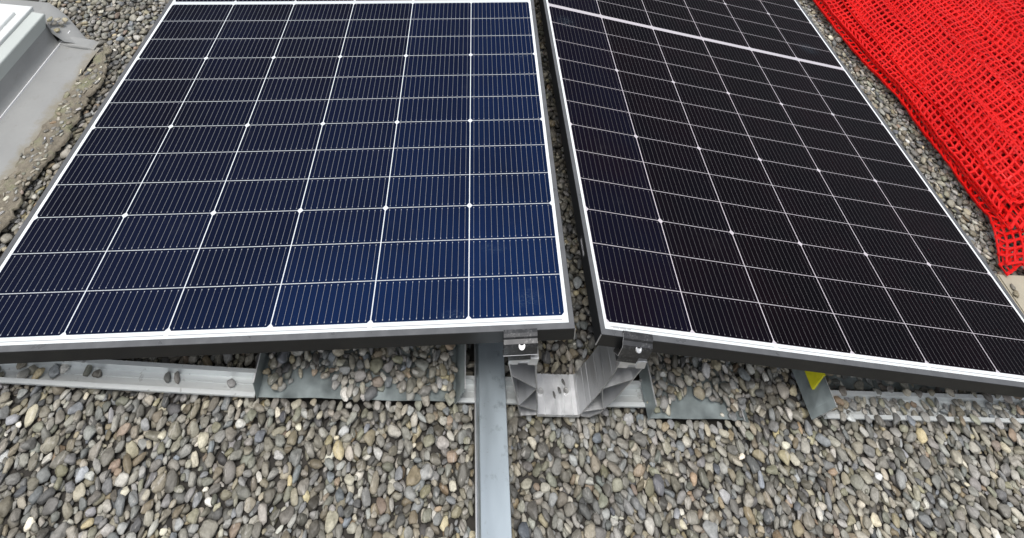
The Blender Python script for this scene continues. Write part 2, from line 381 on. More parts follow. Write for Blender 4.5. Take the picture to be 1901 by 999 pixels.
# ------------------------------------------------------------------ ballast trays
def tray(x0, x1, y0, y1, z, label, flare0, flare1, h0, h1, tape=False):
    e = thing('ballast_tray', ((x0 + x1) / 2, (y0 + y1) / 2, z), label, 'ballast tray', 'sheet steel ballast trays filled with pebbles')
    cx, cy = (x0 + x1) / 2, (y0 + y1) / 2
    L = lambda p: (p[0] - cx, p[1] - cy, p[2])
    pan = MB()
    n = 40     # slightly wavy sheet
    vs = []; 
    for k in range(n + 1):
        x = x0 + (x1 - x0) * k / n
        wv = .0007 * math.sin(x * 23) + .0004 * math.sin(x * 61)
        for (y, zz) in ((y0 + wv, .0), (y1, .0), (y1, -.001), (y0 + wv, -.001), ): vs.append(L((x, y, zz + .0008 * math.sin(x * 15))))
    fs = []
    for k in range(n):
        a = 4 * k
        for q in range(4): fs.append((a + q, a + (q + 1) % 4, a + 4 + (q + 1) % 4, a + 4 + q))
    fs += [(3, 2, 1, 0), tuple(4 * n + q for q in range(4))]
    pan.add(vs, fs); pan.build('pan', M_GALV, e)
    for s, xe, fl, h in ((-1, x0, flare0, h0), (1, x1, flare1, h1)):
        f = MB(); prof = [(xe, 0), (xe + s * fl * .5, h * .5), (xe + s * fl, h)]
        f.strip([(a - cx, b) for a, b in prof], .0012, y0 - cy - .004, y1 - cy, 'y')
        f.build('end_flange', M_GALV, e)
        lp = MB(); lp.box(xe + s * fl - cx - .0012, xe + s * fl - cx + .0012, y0 - cy - .004, y1 - cy, h - .0005, h + .0012)
        lp.build('flange_edge', M_ALU_LUG, e)
    if tape:   # yellow tape wrapped over the upper near part of the flange at x0
        t = MB(); xe = x0 - flare0 - cx; hh = h0
        yb0, yb1 = y0 - cy + .055, y0 - cy + .105
        for s in (-1, 1):
            xx = xe + s * .0026
            t.add([(xx, yb0, hh + .003), (xx, yb1, hh + .003), (xx + .001, yb1, hh - .035), (xx + .001, yb0 + .012, hh - .02)], [(0, 1, 2, 3)])
        t.add([(xe - .0026, yb0, hh + .003), (xe + .0026, yb0, hh + .003), (xe + .0026, yb1, hh + .003), (xe - .0026, yb1, hh + .003)], [(0, 1, 2, 3)])
        t.build('yellow_tape', M_YEL, e)
    return e
tray(-.596, -.212, -.002, .42, -.2620, 'pebble-filled ballast tray between the left rail and the blue-grey beam', .010, .012, .050, .050)
tray(.186, .405, -.019, .42, -.2630, 'pebble-filled ballast tray just right of the ridge bracket', -.004, -.010, .050, .004)
tE = thing('ballast_tray', (.90, .15, -.2700), 'ballast tray whose upright end carries yellow tape, under the right panel', 'ballast tray', 'sheet steel ballast trays filled with pebbles')
def last_tray():
    e = tE; cx, cy = .90, .15
    f = MB()
    f.add([(.553 - cx, -.014 - cy, .002), (.553 - cx, .30 - cy, -.004), (.586 - cx, .30 - cy, .058), (.5885 - cx, .038 - cy, .056), (.591 - cx, -.016 - cy, .052),
           (.5545 - cx, -.014 - cy, .002), (.5545 - cx, .30 - cy, -.004), (.5875 - cx, .30 - cy, .058), (.5900 - cx, .038 - cy, .056), (.5925 - cx, -.016 - cy, .052)],
          [(0, 1, 2, 3, 4), (9, 8, 7, 6, 5), (0, 5, 6, 1), (1, 6, 7, 2), (2, 7, 8, 3), (3, 8, 9, 4), (4, 9, 5, 0)])
    f.build('end_flange', M_GALV, e)
    t = MB()
    q = [(.5895, .034, .0575), (.5885, .085, .0585), (.5670, .085, .030), (.5680, .024, .028)]
    t.add([(a - cx - .0022, b - cy, c) for a, b, c in q] + [(a - cx + .0042, b - cy, c) for a, b, c in q], [(0, 1, 2, 3), (7, 6, 5, 4), (0, 4, 5, 1), (1, 5, 6, 2), (2, 6, 7, 3), (3, 7, 4, 0)])
    t.build('yellow_tape', M_YEL, e)
    p = MB(); p.box(.574 - cx, 1.08 - cx, .05 - cy, .42 - cy, -.019, -.018); p.build('pan', M_GALV, e)
    g = MB(); g.add([(.5890 - cx, .036 - cy, .0570), (.5915 - cx, -.017 - cy, .0525), (.5930 - cx, -.017 - cy, .0525), (.5905 - cx, .036 - cy, .0570), (.5552 - cx, -.0150 - cy, .002), (.5568 - cx, -.0150 - cy, .002)], [(0, 1, 2, 3), (1, 4, 5, 2)]); g.build('flange_edge', M_ALU_LUG, e)
last_tray()

# ------------------------------------------------------------------ blue-grey beam
bX0, bX1 = -.171, -.1155
be = thing('steel_beam', (-.143, .1, -.262), 'long blue-grey steel beam lying on the gravel and running under the left panel', 'beam')
mb = MB()
prof = [(-.0275, 0), (-.0275, .0335), (-.0262, .0355), (.0262, .0355), (.0275, .0335), (.0275, 0)]
mb.prism(prof, -.80, .75, 'y'); mb.build('top_profile', M_BEAM, be)
mb = MB(); mb.box(-.0305, -.0279, -.80, .75, -.001, .0045); mb.box(.0279, .0305, -.80, .75, -.001, .0045); mb.build('foot_flange', M_ALU, be)

# ------------------------------------------------------------------ ridge bracket
br = thing('ridge_bracket', (-.003, .013, -.268), 'silver aluminium ridge bracket spreading two arms up to the panel corners', 'bracket')
BY0, BY1 = -.019, .046
def bl(p): return (p[0] + .003, p[1] - .013, p[2] + .268)
mb = MB()
base = [(-.046, -.2675), (-.046, -.262), (-.044, -.260), (-.031, -.260), (-.0305, -.2618), (-.0288, -.2618), (-.0283, -.260), (-.0165, -.260), (-.016, -.2612), (-.008, -.2612), (-.0075, -.260), (-.0035, -.260), (-.003, -.2612), (.0035, -.2612), (.004, -.260), (.0085, -.260), (.009, -.2618), (.0107, -.2618), (.0112, -.260), (.026, -.260), (.0265, -.2618), (.028, -.2618), (.0285, -.260), (.037, -.259), (.041, -.256), (.043, -.2585), (.041, -.2675)]
mb.prism(base, BY0, BY1, 'y', T=bl)
mb.build('base_plate', M_ALU_LUG, br)
def arm(inner, outer, webs, th=.0022):
    mb = MB()
    def st(pts, t):
        q = MB(); q.strip(pts, t, BY0, BY1, 'y'); mb.add([bl(p) for p in q.v], q.f)
    st(groove(inner, (.3, .7)), .0020); st(outer, .0022)
    for w in webs: st(w, .0016)
    return mb
def lerp(a, b, t): return (a[0] + (b[0] - a[0]) * t, a[1] + (b[1] - a[1]) * t)
def along(P, t):
    n = len(P) - 1; k = min(n - 1, int(t * n)); return lerp(P[k], P[k + 1], t * n - k)
def groove(P, ks):
    out = [P[0]]
    for a, b in zip(P, P[1:]):
        dx, dz = b[0] - a[0], b[1] - a[1]; L_ = math.hypot(dx, dz); nx_, nz_ = dz / L_ * .0011, -dx / L_ * .0011
        for t in ks:
            for dt, q in ((-.03, 0), (-.01, 1), (.01, 1), (.03, 0)):
                out.append((a[0] + dx * (t + dt) + nx_ * q, a[1] + dz * (t + dt) + nz_ * q))
        out.append(b)
    return out
inR = [(.042, -.262), (.0455, -.246), (.060, -.205), (.078, -.140), (.084, -.102)]
ouR = [(.062, -.2665), (.082, -.250), (.102, -.205), (.122, -.150), (.135, -.104)]
inL = [(-.0475, -.262), (-.050, -.246), (-.058, -.205), (-.0700, -.150), (-.0800, -.102)]
ouL = [(-.080, -.2665), (-.087, -.245), (-.100, -.205), (-.118, -.150), (-.133, -.102)]
for inn, out, nm in ((inR, ouR, 'arm'), (inL, ouL, 'arm')):
    webs = [[inn[0], out[0]], [along(inn, .20), along(out, .32)], [along(inn, .62), along(out, .30)], [along(inn, .62), along(out, .80)], [inn[-1], out[-1]]]
    a = arm(inn, out, webs).build(nm, M_ALU, br)
    # closed dark cell behind the honeycomb
    # silver head with two lugs
    hb = MB(); xa, xb = min(inn[-1][0], out[-1][0]), max(inn[-1][0], out[-1][0])
    hb.box(xa - .001, xb + .001, BY0 + .001, BY1, -.1015, -.0940, T=bl)
    hb.box(xa + .016, xb - .016, BY0 - .002, BY1 - .02, -.0938, -.0860, T=bl)
    for q0, q1 in ((xa - .0015, xa + .0170), (xb - .0170, xb + .0015)): hb.box(q0, q1, BY0 - .004, BY0 + .020, -.1000, -.0790, T=bl)
    hb.box(xa + .0185, xb - .0185, BY0 + .006, BY0 + .012, -.0858, -.0800, T=bl)
    hb.build('head', M_ALU_LUG, a, bevel=.0008)
for px, py in ((-.036, .016), (.018, .018)):
    s = MB(); s.cyl(bl((px, py, -.2598)), .0062, .0030, 20, inner=.0034, r2=.0055); s.build('base_screw', M_BOLT, br, bevel=.0003)
# brace strip between the two flanges, under the base
# ------------------------------------------------------------------ end clamps
def clamp(xc, w, i, label):
    R, T = PAN[i]
    ca = math.atan2(R[2][0], R[0][0])
    zt = T[2] + (xc - T[0]) * math.tan(ca)      # cell-plane height at xc
    e = thing('end_clamp', (xc, -.034, zt - .048), label, 'clamp', 'black end clamps at the near edges of the panels')
    e.rotation_euler = (0, -ca, 0)
    yf = -.0215 - .0045
    # profile in (y,z) relative to empty at (-.034, zt-.048)
    P = lambda y, z: (y + .034, z + .048)
    mb = MB()
    prof = [P(-.0172, .0034), P(-.0225, .0034), P(-.0262, .0010), P(-.0275, -.0030), P(-.0335, -.0060), P(-.0350, -.0110), P(-.0345, -.0335), P(-.0310, -.0370), P(-.0215, -.0480)]
    mb.strip(prof, .0030, -w / 2, w / 2, 'x')
    mb.build('clamp_body', M_CLAMP, e)
    ed = MB()
    q = [P(-.0210, .0040), P(-.0245, .0034), P(-.0280, .0000), P(-.0295, -.0030), P(-.0360, -.0090), P(-.0368, -.0335), P(-.0325, -.0382), P(-.0218, -.0500)]
    ed.strip(q, .0007, -w / 2 - .0004, -w / 2 + .0004, 'x') if i == 1 else ed.strip(q[5:6] + q[6:7], .0006, -w / 2, w / 2, 'x')
    ed.build('worn_edge', M_CUT, e)
    # block under it that reaches the bracket head
    bk = MB(); bk.box(-w / 2 + .010, w / 2 - .010, *[v + .034 for v in (-.0285, -.010)], -.0160, .0060); bk.build('clamp_foot', M_CLAMP, e)
    bo = MB(); bo.cyl((0.002, -.0350 + .034 + .0010, .0480 - .0110), .0066, .0050, 24, axis=(0, -.55, .83), r2=.0060, inner=.0034)
    bo.build('bolt', M_BOLT, e, bevel=.0004)
clamp(-.1205, .063, 0, 'black end clamp holding the corner of the left panel beside the beam')
clamp(.0925, .061, 1, 'black end clamp holding the corner of the right panel')

# ------------------------------------------------------------------ skylight, flashing, soil
sk = thing('skylight', (-1.80, .3, -.262), 'white framed roof skylight with stepped profiles on a white kerb', 'skylight')
SX, SY = -1.437, .778; SX0, SY0 = -2.30, -.45
def ringpts(o, z):
    Y = SY + max(0, min(1, (o - .030) / .006)) * .047
    return [(SX0 + o, SY0 + o, z), (SX - o, SY0 + o, z), (SX - o, Y - o, z), (SX0 + o, Y - o, z)]
def rings(levels, m, name, parent, close=False):
    mb = MB(); vs = []; fs = []
    for o, z in levels: vs += [(x + 1.80, y - .3, zz + .262) for x, y, zz in ringpts(o, z)]
    for k in range(len(levels) - 1):
        for q in range(4): fs.append((4 * k + q, 4 * k + (q + 1) % 4, 4 * k + 4 + (q + 1) % 4, 4 * k + 4 + q))
    if close: n = len(levels) - 1; fs.append(tuple(4 * n + q for q in range(4)))
    mb.add(vs, fs); return mb.build(name, m, parent)
rings([(0, -.262), (0, -.146), (.0015, -.1425), (.004, -.141), (.034, -.139)], M_PVC, 'kerb', sk)
rings([(.0342, -.139), (.0355, -.144), (.037, -.144), (.038, -.131), (.0400, -.129), (.050, -.129), (.0515, -.131), (.064, -.135), (.066, -.137), (.068, -.128), (.070, -.126), (.088, -.126), (.090, -.128), (.098, -.140), (.108, -.140), (.110, -.130), (.124, -.128), (.126, -.130), (.160, -.136)], M_PVC2, 'frame_profile', sk)
rings([(.160, -.1362), (.30, -.128), (.42, -.124)], M_GLAZ, 'glazing', sk, close=True)
# flashing: sloped skirt round the kerb and flat sheet over the roof
fl = thing('roof_flashing', (-1.45, .4, -.27), 'grey membrane flashing sheet laid flat round the foot of the skylight', 'flashing')
def loft(cols, m, name, parent, off, smooth=True, jit=.0015):
    mb = MB(); n = len(cols[0])
    for c in cols:
        for p in c: mb.v.append((p[0] - off[0], p[1] - off[1], p[2] - off[2] + jit * noise.noise(Vector(p) * 9)))
    for a in range(len(cols) - 1):
        for b in range(n - 1): mb.f.append((a * n + b, a * n + b + 1, (a + 1) * n + b + 1, (a + 1) * n + b))
    return mb.build(name, m, parent, smooth=smooth)
off = (-1.45, .4, -.27)
ys = np.linspace(-.45, .792, 60)
cols = []
for y in ys:
    e_ = -1.285 + .010 * math.sin(y * 7) + .006 * math.sin(y * 23)
    e_ = min(e_, -1.285 - max(0, y - .70) * .12)
    cols.append([(-1.438, y, -.190), (-1.434, y, -.205), (-1.426, y, -.238), (-1.416, y, -.254), (-1.404, y, -.259), (-1.38, y, -.261), (-1.35, y, -.2625), (-1.325, y, -.2635), (e_, y, -.2665)])
loft(cols, M_FLASH, 'sheet', fl, off)
# far side: hip with skirt going to the left beyond the kerb
cols = []
inner = [(-2.3, .779), (-1.60, .779), (-1.47, .779), (-1.4375, .779), (-1.4370, .778), (-1.4365, .777)]
outer = [(-2.3, .955), (-1.60, .955), (-1.535, .953), (-1.455, .905), (-1.370, .838), (-1.312, .796)]
for k in range(5):
    for t in np.linspace(0, 1, 8)[:(8 if k == 4 else 7)]:
        a = lerp(inner[k], inner[k + 1], t); b = lerp(outer[k], outer[k + 1], t)
        cols.append([(*lerp(a, b, q_), zz) for q_, zz in ((0, -.178), (.12, -.215), (.35, -.243), (.62, -.252), (.88, -.258), (1, -.268))])
loft(cols, M_FLASH, 'corner_skirt', fl, off, jit=.004)
sm = MB(); sm.prism([(-1.4085, -.2600), (-1.4072, -.2540), (-1.4048, -.2540), (-1.4035, -.2600)], -.45, .835, 'y', T=lambda p: (p[0] - off[0], p[1] - off[1], p[2] - off[2]))
sm.build('welded_seam', M_LABEL, fl)
cols = []
for y in np.linspace(.786, .815, 8):
    cols.append([(x, y + .006 * math.sin(x * 20), -.2555 + .003 * math.sin(x * 31) - .004 * (1 if x > -1.32 else 0)) for x in np.linspace(-1.416, -1.308, 14)])
c0 = [(p[0], p[1] - .001, p[2] - .007) for p in cols[0]]
loft([c0] + cols, M_FLASH, 'overlap_strip', fl, off)

# soil strip at the membrane edge
mb = MB(); nx, ny = 26, 180
xs = np.linspace(0, 1, nx); ysn = np.linspace(-.45, .80, ny)
for y in ysn:
    taper = min(1, max(0.05, (.80 - y) / .12))
    xl = -1.300 + .014 * noise.noise(Vector((0, y * 9, 1))) + .016 * noise.noise(Vector((3, y * 31, 1))) + .012 * noise.noise(Vector((3, y * 90, 1)))
    wd = (.066 + .026 * noise.noise(Vector((5, y * 7, 2)))) * (.35 + .65 * taper)
    if y > .70: xl += (y - .70) * .06
    for u in xs:
        x = xl + wd * u
        h = .0040 * math.sin(PI * u) ** 1.1 * taper - .0016
        h += .0036 * noise.noise(Vector((x * 60, y * 60, 0))) * (1 if .08 < u < .95 else 0) + .003 * noise.noise(Vector((x * 200, y * 200, 4)))
        mb.v.append((x, y, -.2665 + h + (.0020 if .02 < u < .98 else -.004)))
for j in range(ny - 1):
    for k in range(nx - 1):
        a = j * nx + k; mb.f.append((a, a + 1, a + nx + 1, a + nx))
so = mb.build('soil', M_SOIL, None, loc=(-1.29, .2, -.27), smooth=True)
tag(so, 'dry brown soil and moss washed along the edge of the grey flashing', 'soil', kind='stuff')

# ------------------------------------------------------------------ roof, slab
mb = MB(); mb.add([(-40, -40, -.3), (40, -40, -.3), (40, 40, -.3), (-40, 40, -.3)], [(0, 1, 2, 3)])
rf = mb.build('roof', M_ROOF, None, loc=(0, 0, -.3)); rf['kind'] = 'structure'; rf['label'] = 'flat roof deck under the pebbles'
mb = MB()
mb.add([(1.246, -.10, -.2600), (1.262, .292, -.2570), (1.70, .292, -.2570), (1.70, -.10, -.2560), (1.246, -.10, -.295), (1.262, .292, -.295), (1.70, .292, -.295), (1.70, -.10, -.295)],
       [(3, 2, 1, 0), (4, 5, 6, 7), (0, 1, 5, 4), (1, 2, 6, 5), (2, 3, 7, 6), (3, 0, 4, 7)])
sl = mb.build('paving_slab', M_SLAB, None, loc=(1.46, .1, -.295), bevel=.004)
tag(sl, 'beige concrete slab peeking out under the end of the red netting', 'paving slab')

# ------------------------------------------------------------------ red net: one sheet folded into layers
def make_net():
    P = .0212
    ys = np.arange(-.42, 2.12, P); SH = .42
    def edge(y, low=True):     # left edge of the pile
        return 1.352 + .022 * math.sin(y * 3.1 + .6) + .010 * math.sin(y * 9.3) + (-.10 * min(1, max(0, (.44 - y) / .13)) ** 1.3) * (1 if low else .25) - .02 * max(0, y - 1.15) 
    lay = [  # (from, to, base height, end y)
        ('R', .0, -.248), ('L', .0, -.248), ]
    V = []; Fq = []
    def section(layer, t, y):
        return 0
    # path in t: layer A (bottom) right->left, roll, layer B left->right, fold, layer C right->left, roll, layer D left->right
    wid = 1.25
    nA = int(wid / P)
    def height(x, y, k):
        u = x - edge(y, k < 2)
        fold = .012 * math.sin(u * 2 * PI / .165 + 1.1 * math.sin(y * 2.3) + k * 1.3) + .008 * math.sin(u * 2 * PI / .083 + 1.6 * math.sin(y * 3.7 + k) + k * 2.1)
        fold *= min(1, u / .12 + .25)
        base = (-.252, -.240, -.226, -.210, -.202, -.190)[k] + .03 * min(1, max(0, u) / .35) * (.8, .9, 1.0, 1.1, 1.2, 1.3)[k]
        return base + fold * (.3, .5, .7, .9, .95, 1.)[k] + .004 * noise.noise(Vector((x * 9, y * 9, k * 5))) + .0035 * noise.noise(Vector((x * 33, y * 33, k * 7)))
    strands = MB()
    starts = (.275, .285, .40, .42, .41, .43)
    off_l = (.0, .0, .010, .010, .06, .06)
    def surf(k, s, y):
        """point of layer k at distance s from the left fold"""
        y = y + SH * s
        x = edge(y, k < 2) + off_l[k] + s
        sh = .016 * noise.noise(Vector((s * 6, y * 5, 9 + k * 3))) + .005 * noise.noise(Vector((s * 30, y * 30, k * 9))) + .07 * max(0, y - .3) * (k - 2) * .08
        return Vector((x + sh, y + .030 * noise.noise(Vector((s * 5 + k * 3, y * 4, 2))) + .005 * noise.noise(Vector((s * 31, y * 31, 50 + k))) + (.004 * k), height(x, y, k)))
    allp = []
    # connected cross-sections: rows indexed by y, columns by path
    for pair in ((0, 1), (2, 3), (4, 5)):
        k0, k1 = pair
        cols = []
        n = nA
        path = [(k0, s) for s in np.arange(n, 0, -1) * P] + ['f1', 'f2'] + [(k1, s) for s in np.arange(1, n + 1) * P]
        grid = []
        for y in ys:
            row = []
            for p in path:
                if p == 'f1' or p == 'f2':
                    a = surf(k0, P, y); b = surf(k1, P, y); r = (b.z - a.z)
                    row.append(Vector((a.x - P * .95, a.y - P * SH * .9, a.z + r * (.22 if p == 'f1' else .85))))
                else:
                    row.append(surf(p[0], p[1], y))
            grid.append(row)
        alive = []
        for j, y in enumerate(ys):
            r = []
            for i, p in enumerate(path):
                k = k0 if (p == 'f1' or (p != 'f2' and p[0] == k0)) else k1
                s = 0 if isinstance(p, str) else p[1]
                r.append(y + SH * s >= starts[k] + .02 * math.sin(s * 9 + k * 2) and y + SH * s < 2.15)
            alive.append(r)
        allp.append((grid, alive))
    hw, th = .0040, .0009
    def bar_(a, b, nrm):
        d = (b - a); L = d.length
        if L < 1e-5 or L > .06: return
        d /= L; sd = d.cross(nrm)
        if sd.length < 1e-5: return
        sd.normalize(); up = sd.cross(d)
        a2 = a - d * hw * .6; b2 = b + d * hw * .6
        vs = [a2 + sd * hw - up * th, a2 - sd * hw - up * th, a2 - sd * hw * .7 + up * th, a2 + sd * hw * .7 + up * th]
        m_ = (a + b) / 2; k = .78
        vm = [m_ + sd * hw * k - up * th, m_ - sd * hw * k - up * th, m_ - sd * hw * .7 * k + up * th, m_ + sd * hw * .7 * k + up * th]
        vb = [b2 + sd * hw - up * th, b2 - sd * hw - up * th, b2 - sd * hw * .7 + up * th, b2 + sd * hw * .7 + up * th]
        fs = [(q, (q + 1) % 4, 4 + (q + 1) % 4, 4 + q) for q in range(4)] + [(4 + q, 4 + (q + 1) % 4, 8 + (q + 1) % 4, 8 + q) for q in range(4)] + [(3, 2, 1, 0), (8, 9, 10, 11)]
        strands.add(vs + vm + vb, fs)
    for grid, alive in allp:
        ny, nx = len(grid), len(grid[0])
        for j in range(ny):
            for i in range(nx):
                if not alive[j][i]: continue
                p = grid[j][i]
                if p.x > 2.62: continue
                i2 = i + 1 if i + 1 < nx else i - 1; j2 = j + 1 if j + 1 < ny else j - 1
                nrm = (grid[j][i2] - p).cross(grid[j2][i] - p)
                if nrm.length < 1e-9: nrm = Vector((0, 0, 1))
                nrm.normalize()
                if i + 1 < nx and alive[j][i + 1]: bar_(p, grid[j][i + 1], nrm)
                if j + 1 < ny and alive[j + 1][i]: bar_(p, grid[j + 1][i], nrm)
    o = strands.build('safety_net', M_NET, None, loc=(1.9, 1.0, -.26))
    tag(o, 'bright red plastic safety netting folded in layers on the gravel', 'safety net')
    return o
make_net()

# ------------------------------------------------------------------ gravel
def pebble_shapes(sub, n):
    out = []
    for k in range(n):
        bm = bmesh.new(); bmesh.ops.create_icosphere(bm, subdivisions=sub, radius=1)
        r = random.Random(100 + k); o_ = Vector((r.uniform(0, 99), r.uniform(0, 99), r.uniform(0, 99)))
        e = r.uniform(.74, .98)
        cuts = [(Vector((r.gauss(0, 1), r.gauss(0, 1), r.gauss(0, .7))).normalized(), r.uniform(.55, .88)) for _ in range(r.choice((2, 3, 4, 5, 6)))]
        tap = r.uniform(-.22, .22)
        for v in bm.verts:
            p = v.co.copy()
            p = Vector([math.copysign(abs(c) ** e, c) for c in p])
            for cn, cd in cuts:
                d = p.dot(cn)
                if d > cd: p -= cn * (d - cd) * .75
            p *= 1 + .26 * noise.noise(p * 1.1 + o_) + .11 * noise.noise(p * 2.3 + o_) + .04 * noise.noise(p * 5 + o_)
            p.y *= 1 + tap * p.x; p.z *= 1 - tap * .6 * p.x
            v.co = p
        bm.verts.ensure_lookup_table()
        vs = np.array([v.co[:] for v in bm.verts], dtype=np.float32); fs = np.array([[v.index for v in f.verts] for f in bm.faces], dtype=np.int32)
        out.append((vs, fs)); bm.free()
    return out
TILE = .9; RES = 1.5e-3; NG = int(TILE / RES)
def pack_tile(seed):
    r = np.random.default_rng(seed)
    H = np.full((NG, NG), -.300, np.float32)      # height map
    out = []
    for layer in range(2):
        occ = np.zeros((NG, NG), np.uint8)
        sizes = []
        for lo, hi, tries in ((.0145, .0165, 30), (.0120, .0145, 600), (.0098, .0120, 4000), (.0078, .0100, 9500), (.0058, .0078, 11000), (.0042, .0058, 7000)):
            for _ in range(tries): sizes.append((r.uniform(lo, hi)))
        for a in sizes:
            b = a * r.uniform(.48, .84); c = a * r.uniform(.36, .55); th = r.uniform(0, PI); x = r.uniform(0, TILE); y = r.uniform(0, TILE)
            R_ = int(a / RES) + 1; ci, cj = int(x / RES), int(y / RES)
            if occ[cj % NG, ci % NG]: continue
            jj, ii = np.mgrid[-R_:R_ + 1, -R_:R_ + 1]
            u = (ii * math.cos(th) + jj * math.sin(th)) * RES / a; v = (-ii * math.sin(th) + jj * math.cos(th)) * RES / b
            q = u * u + v * v; m = q < .92
            J = (jj + cj) % NG; I = (ii + ci) % NG
            Jm, Im = J[m], I[m]
            ov = occ[Jm, Im].mean()
            if ov > (.07 if a > .0085 else .13): continue
            prof = c * np.sqrt(np.maximum(0, 1 - q[m]))
            hz = H[Jm, Im]
            need = hz + prof
            z = float(np.percentile(need, 88)) - .001
            z = min(z, -.2665 - c * .55 + r.uniform(-.002, .003)) if layer else min(z, -.283)
            occ[Jm, Im] = 1
            H[Jm, Im] = np.maximum(hz, z + prof)
            sx = float(np.clip((hz[u[m] > .2].mean() - hz[u[m] < -.2].mean()) / a, -.5, .5)) if layer and (u[m] > .2).any() else 0
            sy = float(np.clip((hz[v[m] > .2].mean() - hz[v[m] < -.2].mean()) / b, -.5, .5)) if layer and (v[m] > .2).any() else 0
            out.append((x, y, z, a, b, c, th, layer, sx, sy))
    return np.array(out)
def soup():
    T = pack_tile(5)
    X0, X1, Y0, Y1 = -1.95, 2.75, -.62, 2.20
    rows = []
    for tx in range(int(math.floor(X0 / TILE)), int(math.ceil(X1 / TILE))):
        for ty in range(int(math.floor(Y0 / TILE)), int(math.ceil(Y1 / TILE))):
            q = T.copy(); q[:, 0] += tx * TILE; q[:, 1] += ty * TILE; rows.append(q)
    Pn = np.concatenate(rows)
    x, y, z, a = Pn[:, 0], Pn[:, 1], Pn[:, 2], Pn[:, 3]; top = Pn[:, 7] == 1
    keep = (x > X0) & (x < X1) & (y > Y0) & (y < Y1)
    def rect(x0, x1, y0, y1, m=0.): return (x > x0 - m * a) & (x < x1 + m * a) & (y > y0 - m * a) & (y < y1 + m * a)
    low = z + Pn[:, 5] < -.281
    keep &= ~rect(bX0 - .002, bX1 + .002, -2, .76, .25)                         # beam
    keep &= ~(rect(-.082, .066, BY0, BY1, .5) & ~low)                           # bracket foot
    # rails
    yl = .030 - (x + 1.011) * math.tan(.026)
    inl = (x < -.59) & (np.abs(y - yl) < .0225 + .35 * a); keep &= ~(inl & ~low)
    ycr = np.where(x > .58, .0110, .0195); inr = (x > -.53) & (x < 1.44) & (np.abs(y - ycr) < .0235 + .35 * a)
    chan = (x > .62) & (np.abs(y - .011) < .011)
    keep &= ~(inr & ~low & ~chan & ~((x > -.60) & (x < -.2)) & ~((x > .2) & (x < .585)))
    # the channel filled with stones on the right; small ones only
    bad = inr & chan & (a > .0125) & top; keep &= ~bad
    # trays: stones of the upper layer ride on the pan
    tl = rect(-.590, -.216, .002, .43); tr = rect(.190, .400, -.014, .43); t3 = rect(.61, 1.05, .055, .43)
    keep &= ~(rect(-.606, -.205, .000, .43) & ~tl & top); keep &= ~(rect(.180, .409, -.018, .43) & ~tr & top); keep &= ~(rect(.550, .592, -.03, .33) & top)
    for t, pz in ((tl, -.261), (tr, -.262)):
        s = t & top; Pn[s, 2] = np.maximum(Pn[s, 2] + .006, pz + Pn[s, 5] * .9)
        s = t & ~top; Pn[s, 2] = pz + Pn[s, 5] * .8
        s = t & top; Pn[s, 2] = np.maximum(Pn[s, 2], pz + .012 + Pn[s, 5] * .30)
    # bare patches of the trays near their front edge
    def patch(pts):
        m = np.zeros(len(x), bool)
        for (cx, cy, rx, ry) in pts: m |= (rng.random(len(x)) < .93) & (((x - cx) / rx) ** 2 + ((y - cy) / ry) ** 2 < 1)
        return m
    bare = patch([(-.515, .012, .040, .020), (-.47, .006, .05, .010), (-.335, .004, .026, .009), (.285, -.004, .045, .016), (.32, -.004, .035, .010)])
    keep &= ~(bare & (tl | tr))
    # flashing / skylight / soil
    keep &= ~((x < -1.262 + .010 * np.sin(y * 17) + .006 * np.sin(y * 60) - .05 * (y > .72)) & (y < .835))
    pk = (y > .795) & (x + y * 1.42 < -.182); Pn[pk & top, 2] += .030; keep &= ~(pk & ~top)
    keep &= ~((x + y * 1.42 < -.182) & (y > .80) & ~((x > -1.490) & (x < -1.425) & (y > .805) & (y < .875) & (x + y * 1.42 < -.215)))
    # slab
    keep &= ~((x > 1.250 + .0408 * y) & (x < 1.71) & (y > -.11) & (y < .296))
    Pn = Pn[keep]
    # loose stones lying in the left rail
    ex = []
    def add(xx, yy, a_, b_, th, zz=-.2715):
        if any(abs(q[0] - xx) < .03 and math.hypot(q[0] - xx, q[1] - yy) < .72 * (a_ + b_ + q[3] + q[4]) / 2 for q in ex): return
        ex.append((xx, yy, zz, a_, b_, min(a_ * .45, .006), th, 1, 0, 0))
    yr = lambda xx: .030 - (xx + 1.011) * math.tan(.026)
    for xx in np.arange(-1.10, -.965, .013): add(xx, yr(xx) + random.uniform(-.009, .011), random.uniform(.009, .014), random.uniform(.006, .009), random.uniform(0, 3), random.uniform(-.273, -.266))
    for xx, dy in ((-.925, .006), (-.905, .003), (-.775, .003), (-.757, .004), (-.752, -.004), (-.652, .001)): add(xx, yr(xx) + dy, .0095, .0062, random.uniform(0, 3))
    for xx, yy in ((-.008, .012), (.004, .020), (.0145, .032)): ex.append((xx, yy, -.2595, .0068, .0030, .0012, 1.9, 1, 0, 0))
    for xx, yy in ((.105, .020), (.118, .016), (.085, .02)): add(xx, yy, .011, .008, random.uniform(0, 3), -.270)
    for k in range(700): add(random.uniform(.60, 1.42), random.uniform(-.001, .023), random.uniform(.006, .0115), random.uniform(.0045, .008), random.uniform(0, 3), random.uniform(-.276, -.2660))
    for k in range(26): add(random.uniform(.80, 1.42), random.choice((-.010, .032)) + random.uniform(-.004, .004), random.uniform(.010, .014), random.uniform(.007, .010), random.uniform(0, 3), random.uniform(-.263, -.259))
    for k in range(400): add(random.uniform(-.60, -.18), random.uniform(-.026, -.004), random.uniform(.007, .012), random.uniform(.005, .008), random.uniform(0, 3), random.uniform(-.276, -.268))
    for k in range(22):
        yy = random.uniform(.0, .28); add(1.262 + .04 * yy + random.uniform(-.012, .016), yy, random.uniform(.008, .013), random.uniform(.006, .009), random.uniform(0, 3), random.uniform(-.255, -.251))
